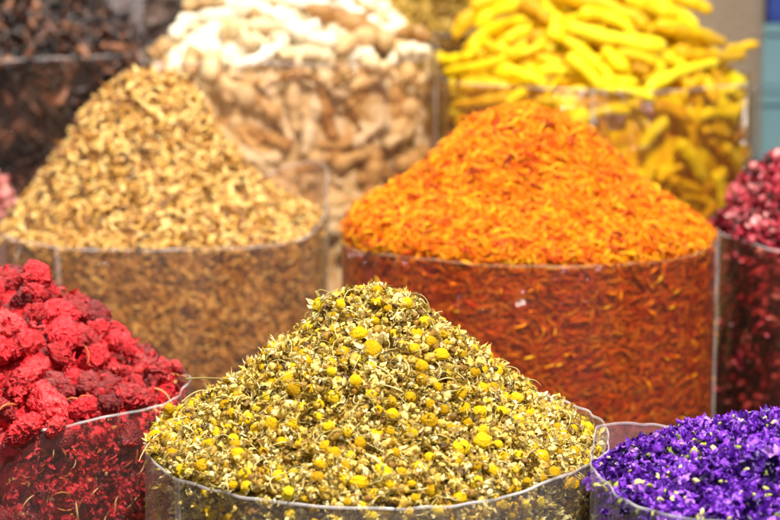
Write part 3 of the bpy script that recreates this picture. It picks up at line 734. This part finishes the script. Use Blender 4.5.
for bag, name, mat_o, mat_a, knob, br, rg, rad_, lr, cat, group, ls, lw_, hn in (
        (B_tur, 'turmeric_finger', tu_o, tu_m, .08, 0, 60, .0048, (.036, .06), 'turmeric root', 'turmeric fingers in the yellow bag', 'yellow turmeric finger partly hidden in the turmeric bag', 'yellow turmeric finger pressed behind the amber bag wall', 'turmeric_heap'),
        (B_gin, 'ginger_root', gi_o, gi_m, .2, 1, 0, .0058, (.034, .056), 'ginger root', 'ginger roots in the white bag', 'white ginger root partly hidden in the ginger bag', 'ginger root pressed behind the clear bag wall', 'ginger_heap')):
    var = []
    for i in range(8):
        r = np.random.default_rng(2600 + i + len(name)); L_ = r.uniform(*lr)
        var.append(root_mesh((0, -L_ / 2, 0), (r.uniform(-.12, .12) * L_, 0, .06 * L_), (r.uniform(-.05, .05) * L_, L_ / 2, 0), rad_ * r.uniform(.8, 1.15), knob, 2700 + i, br, rg, 12, 22))
    ms = [mesh_np(name, v, f, mat_o) for v, f in var]
    kp = tur_k if 'tur' in name else gin_k
    P, Nn = bag.surf(1500, .9); idx = spread(P, .015, 75, kp); P, Nn = P[idx], Nn[idx]
    place(name, ms, off_surface(P, Nn, np.full(len(P), -rad_ * 1.3)), frames(Nn, len(P), .15, .3), rng.uniform(.85, 1.1, len(P)), ls, cat, group)
    Pw, Nw = bag.wall(1500, .13, rad_ * 1.2, arc=PI * .62); idx = spread(Pw, .0135, 110, kp); Pw, Nw = Pw[idx], Nw[idx]
    # follow the wall: keep the roots short enough for the bend
    place(name, ms, Pw - Nw * .004, frames(Nw, len(Pw), .02, .3), rng.uniform(.7, 1.0, len(Pw)), lw_, cat, group)
    P, Nn = bag.surf(160, .85); Pw, Nw = bag.wall(220, .14, .02)
    g = [(var, P - Nn * .013, frames(Nn, len(P), .2), np.full(len(P), .9), rng.random(len(P)), 0), (var, Pw, frames(Nw, len(Pw), .1), np.full(len(Pw), .75), rng.random(len(Pw)), 0)]
    heap(hn, bag, g, [mat_a], 'deeper mass of %s filling the bag' % ('yellow turmeric fingers' if 'tur' in name else 'white ginger roots'), cat, .024, .003, wi=.022)

#%%DARK
dk_m, dk_o = two('dark_pod', [(0, (.014, .006, .005)), (.45, (.045, .018, .012)), (.8, (.14, .06, .035)), (1, (.45, .24, .15))], rough=.42, spec=.55, vary=.4, nscale=120, bump=.6, bscale=400, bdist=.001)
pods = []
for i in range(8):
    r = np.random.default_rng(2800 + i); L_ = r.uniform(.014, .024)
    p = bez((0, -L_ / 2, 0), (r.uniform(-.3, .3) * L_, 0, r.uniform(-.1, .2) * L_), (r.uniform(-.1, .1) * L_, L_ / 2, 0), 12)
    v, f = tube(p, .0034 * capr(12, .8) * (1 + .25 * np.sin(np.arange(12) * 1.7 + i)), 10, .65)
    v += .0006 * np.stack([snoise(v, 700, i + q, 2) for q in range(3)], -1); pods.append((v, f))
g = grp(pods, B_dark, 900, 2400, .12, .005, .8, 1.2, 0, -.003, .003, .7)
heap('dark_pod_heap', B_dark, g, [dk_m], 'inner mass of dark brown dried pods in the upper left bag', 'dried pods', .008, .002, wi=.011)
pm_ = [mesh_np('dried_pod', v, f, dk_o) for v, f in pods]
P, Nn = B_dark.surf(3000); k = in_view(P, 10) & facing(P, Nn, 0); P, Nn = P[k], Nn[k]
idx = spread(P, .0095, 200); P, Nn = P[idx], Nn[idx]
place('dried_pod', pm_, off_surface(P, Nn, np.full(len(P), .003)), frames(Nn, len(P), .9), rng.uniform(.9, 1.35, len(P)), 'gnarled dark brown dried pod on the upper left heap', 'dried pod', 'dark dried pods in the upper left corner')

pk_m, pk_o = two('pale_pink_bit', [(0, (.45, .12, .12)), (.5, (.75, .36, .34)), (1, (.88, .62, .55))], rough=.5, vary=.3)
g = grp(hros, B_pink, 700, 900, .12, .004, .8, 1.2, 0, 0, .003, .9)
heap('pink_petal_heap', B_pink, g, [pk_m], 'heap of pale pink petals at the left edge behind the golden cone', 'dried petals', .006, .002)
ol_m, ol_o = two('olive_gold_bit', [(0, (.22, .12, .03)), (.5, (.52, .34, .06)), (1, (.74, .54, .16))], rough=.45, vary=.3)
g = grp(pods, B_bm, 900, 500, .08, .005, .9, 1.3, 0, 0, .003, .7)
heap('olive_gold_heap', B_bm, g, [ol_m], 'blurred olive gold dried heap in the rear row between ginger and turmeric', 'dried spice', .008, .002)
gy_m, gy_o = two('grey_brown_bit', [(0, (.12, .09, .07)), (.5, (.26, .2, .17)), (1, (.45, .37, .32))], rough=.5, vary=.3)
g = grp(pods, B_bl, 500, 900, .1, .005, .9, 1.3, 0, 0, .003, .7)
heap('grey_brown_heap', B_bl, g, [gy_m], 'blurred grey brown dried heap in the rear row behind the ginger', 'dried spice', .008, .002)

#%%SETTING
def simple(name, c1, c2, scale, rough=.7, bump=.3, stretch=(1, 1, 1), bdist=.003):
    m, nt, N, L = base_mat(name)
    out = N('ShaderNodeOutputMaterial'); b = N('ShaderNodeBsdfPrincipled'); tc = N('ShaderNodeTexCoord'); mp = N('ShaderNodeMapping')
    mp.inputs['Scale'].default_value = stretch; L(tc.outputs['Object'], mp.inputs[0])
    nz = N('ShaderNodeTexNoise'); nz.inputs['Scale'].default_value = scale; nz.inputs['Detail'].default_value = 6; L(mp.outputs[0], nz.inputs['Vector'])
    r = N('ShaderNodeValToRGB'); r.color_ramp.elements[0].color = (*c1, 1); r.color_ramp.elements[1].color = (*c2, 1)
    r.color_ramp.elements[0].position = .3; r.color_ramp.elements[1].position = .7
    L(nz.outputs['Fac'], r.inputs[0]); L(r.outputs[0], b.inputs['Base Color']); b.inputs['Roughness'].default_value = rough
    bp = N('ShaderNodeBump'); bp.inputs['Strength'].default_value = bump; bp.inputs['Distance'].default_value = bdist
    L(nz.outputs['Fac'], bp.inputs['Height']); L(bp.outputs[0], b.inputs['Normal']); L(b.outputs[0], out.inputs[0])
    return m
def box(name, lo, hi, mat, parent=None, bev=.003):
    import bmesh
    bm = bmesh.new(); bmesh.ops.create_cube(bm, size=1)
    lo, hi = np.array(lo, float), np.array(hi, float)
    for v in bm.verts: v.co = Vector((v.co.x * (hi[0] - lo[0]), v.co.y * (hi[1] - lo[1]), v.co.z * (hi[2] - lo[2])))
    if bev: bmesh.ops.bevel(bm, geom=bm.edges[:], offset=bev, segments=2, affect='EDGES')
    me = bpy.data.meshes.new(name); bm.to_mesh(me); bm.free(); me.materials.append(mat)
    o = link(name, me, parent); c = (lo + hi) / 2; o.location = Vector(c)
    return o
wood = simple('stall_wood', (.05, .025, .014), (.11, .06, .035), 9, .6, .3, (1, 12, 12))
backm = simple('dim_backdrop', (.12, .09, .075), (.2, .155, .13), 4, .8, .1)
st = empty('stall_table', (0, 1.5, -.03)); tag(st, 'brown wooden stall counter under the clear spice bags', 'counter')
def sub(o, root): 
    o.parent = root; o.matrix_parent_inverse = Matrix.Translation(-root.location)
sub(box('counter_top', (-1.2, .55, -.03), (1.2, 2.6, -.001), wood), st)
sub(box('front_board', (-1.2, .52, -.25), (1.2, .548, -.002), wood), st)
s1 = box('display_step', (-1.1, 1.612, .0005), (1.1, 1.993, .079), wood); tag(s1, 'low wooden step raising the ginger and turmeric bags', 'step')
s2 = box('display_step', (-1.1, 2.0, .0005), (1.1, 2.5, .159), wood); tag(s2, 'higher wooden step under the blurred rear row of bags', 'step')
bw = box('back_wall', (-1.6, 2.62, -.3), (1.6, 2.66, 1.3), backm); tag(bw, kind='structure')

# burlap sack behind the turmeric
def sack(name, c, rx, ry, h, mat, seed, label, cat):
    na, nz = 72, 40; th = np.arange(na) / na * 2 * PI; V = []
    for i in range(nz):
        f = i / (nz - 1); k = 1 + .06 * np.sin(PI * f) - .45 * np.clip((f - .93) / .07, 0, 1) ** 2 - .12 * np.clip((.06 - f) / .06, 0, 1)
        w = 1 + .03 * np.sin(3 * th + seed + 4 * f) + .018 * np.sin(7 * th - 6 * f + seed)
        V.append(np.stack([np.cos(th) * rx * k * w, np.sin(th) * ry * k * w, np.full(na, h * f)], -1))
    V.append(np.stack([np.cos(th) * .004, np.sin(th) * .004, np.full(na, h * 1.01)], -1))
    o = link(name, mesh_np(name, np.concatenate(V), grid_faces(nz + 1, na, True), mat)); o.location = Vector(c)
    tag(o, label, cat); return o
burlap = simple('burlap', (.26, .19, .13), (.40, .31, .22), 260, .85, .8)
p = at(700, 40, 2.05)
sack('burlap_sack', (p[0] - .025, p[1] + .03, .16), .085, .075, .30, burlap, 2.0, 'tall grey tan burlap sack behind the turmeric bag', 'sack')
# crates at the far right
blue = simple('blue_plastic', (.02, .05, .32), (.03, .08, .42), 6, .4, .05)
teal = simple('teal_plastic', (.16, .34, .42), (.26, .46, .52), 6, .4, .05)
def crate(px0, px1, z0, z1, D, mat, label):
    a = at(px0, 100, D); b_ = at(px1, 100, D)
    r = empty('plastic_crate', ((a[0] + b_[0]) / 2, a[1] + .12, z0)); tag(r, label, 'crate')
    x0, x1, y0, y1 = a[0], b_[0], a[1], a[1] + .24; t = .006
    sub(box('crate_base', (x0, y0, z0), (x1, y1, z0 + t), mat, bev=.001), r)
    for nm, lo, hi in (('side_panel', (x0, y0, z0 + t + .0005), (x1, y0 + t, z1)), ('side_panel', (x0, y1 - t, z0 + t + .0005), (x1, y1, z1)),
                       ('end_panel', (x0, y0 + t + .0005, z0 + t + .0005), (x0 + t, y1 - t - .0005, z1)), ('end_panel', (x1 - t, y0 + t + .0005, z0 + t + .0005), (x1, y1 - t - .0005, z1))):
        sub(box(nm, lo, hi, mat, bev=.001), r)
    sub(box('lip', (x0 - .004, y0 - .006, z1 - .008), (x1 + .004, y0 - .0005, z1 + .002), mat, bev=.001), r)
crate(757, 960, .161, .232, 2.1, teal, 'pale teal plastic crate low at the right edge, behind the turmeric')
crate(757, 960, .235, .30, 2.1, teal, 'teal grey plastic crate in the middle of the stack at the right edge')
crate(766, 960, .303, .42, 2.1, blue, 'deep blue plastic crate on top of the stack at the right edge')

#%%LIGHT
def area(name, loc, target, size, power, col):
    l = bpy.data.lights.new(name, 'AREA'); l.shape = 'DISK'; l.size = size; l.energy = power; l.color = col
    o = bpy.data.objects.new(name, l); C.objects.link(o); o.location = loc
    o.rotation_euler = (Vector(target) - Vector(loc)).to_track_quat('-Z', 'Y').to_euler(); return o
area('stall_lamp', (.25, .55, 1.15), (.05, 1.15, .2), .10, 31, (1, .93, .82))
area('stall_lamp', (-.45, 1.0, 1.2), (-.05, 1.3, .2), .12, 9, (1, .93, .84))
area('stall_lamp', (-.1, 1.75, 1.15), (-.1, 1.8, .3), .12, 8, (1, .95, .88))
area('stall_lamp', (-.1, -.35, .75), (0, 1.2, .15), .2, 4.5, (1, .93, .82))  # front fill added to brighten the bag walls
def tube_lamp(loc, target, w_, h_, power, col):  # upright strip lights put in for streaks on the bag film
    l = bpy.data.lights.new('tube_lamp', 'AREA'); l.shape = 'RECTANGLE'; l.size = w_; l.size_y = h_; l.energy = power; l.color = col
    o = bpy.data.objects.new('tube_lamp', l); C.objects.link(o); o.location = loc
    d = Vector(target) - Vector(loc); o.rotation_euler = (PI / 2, 0, math.atan2(d.y, d.x) - PI / 2)
tube_lamp((1.15, 2.1, .42), (.2, 1.2, .2), .06, .6, 4.5, (1, .97, .95))  # unseen, added behind right for bright bag edges
tube_lamp((-1.1, 1.75, .42), (-.1, 1.3, .2), .06, .6, 3.5, (.85, .9, 1))  # unseen, added at the left for the opposite edges
tube_lamp((.55, -.1, .40), (.1, 1.2, .2), .035, .4, 1.3, (.72, .76, 1))
w = bpy.data.worlds.new('World'); bpy.context.scene.world = w; w.use_nodes = True
bg = w.node_tree.nodes['Background']; bg.inputs[0].default_value = (.9, .82, .78, 1); bg.inputs[1].default_value = .04

cam = bpy.data.cameras.new('camera'); co = bpy.data.objects.new('camera', cam); C.objects.link(co)
co.location = Vector(CAM); co.rotation_euler = (PI / 2 - PITCH, 0, 0)
cam.sensor_width = 36; cam.lens = FPX / 780 * 36; cam.clip_start = .05; cam.clip_end = 50
cam.dof.use_dof = True; cam.dof.focus_distance = .945; cam.dof.aperture_fstop = cam.lens / 1000 / .0088; cam.dof.aperture_blades = 8
sc = bpy.context.scene; sc.camera = co
sc.view_settings.view_transform = 'Standard'; sc.view_settings.look = 'None'; sc.view_settings.exposure = 0; sc.view_settings.gamma = 1
sc.render.engine = 'CYCLES'
sc.cycles.use_denoising = True; sc.cycles.max_bounces = 8; sc.cycles.transparent_max_bounces = 24; sc.cycles.diffuse_bounces = 4
sc.cycles.sample_clamp_indirect = 6; sc.cycles.caustics_reflective = False; sc.cycles.caustics_refractive = False
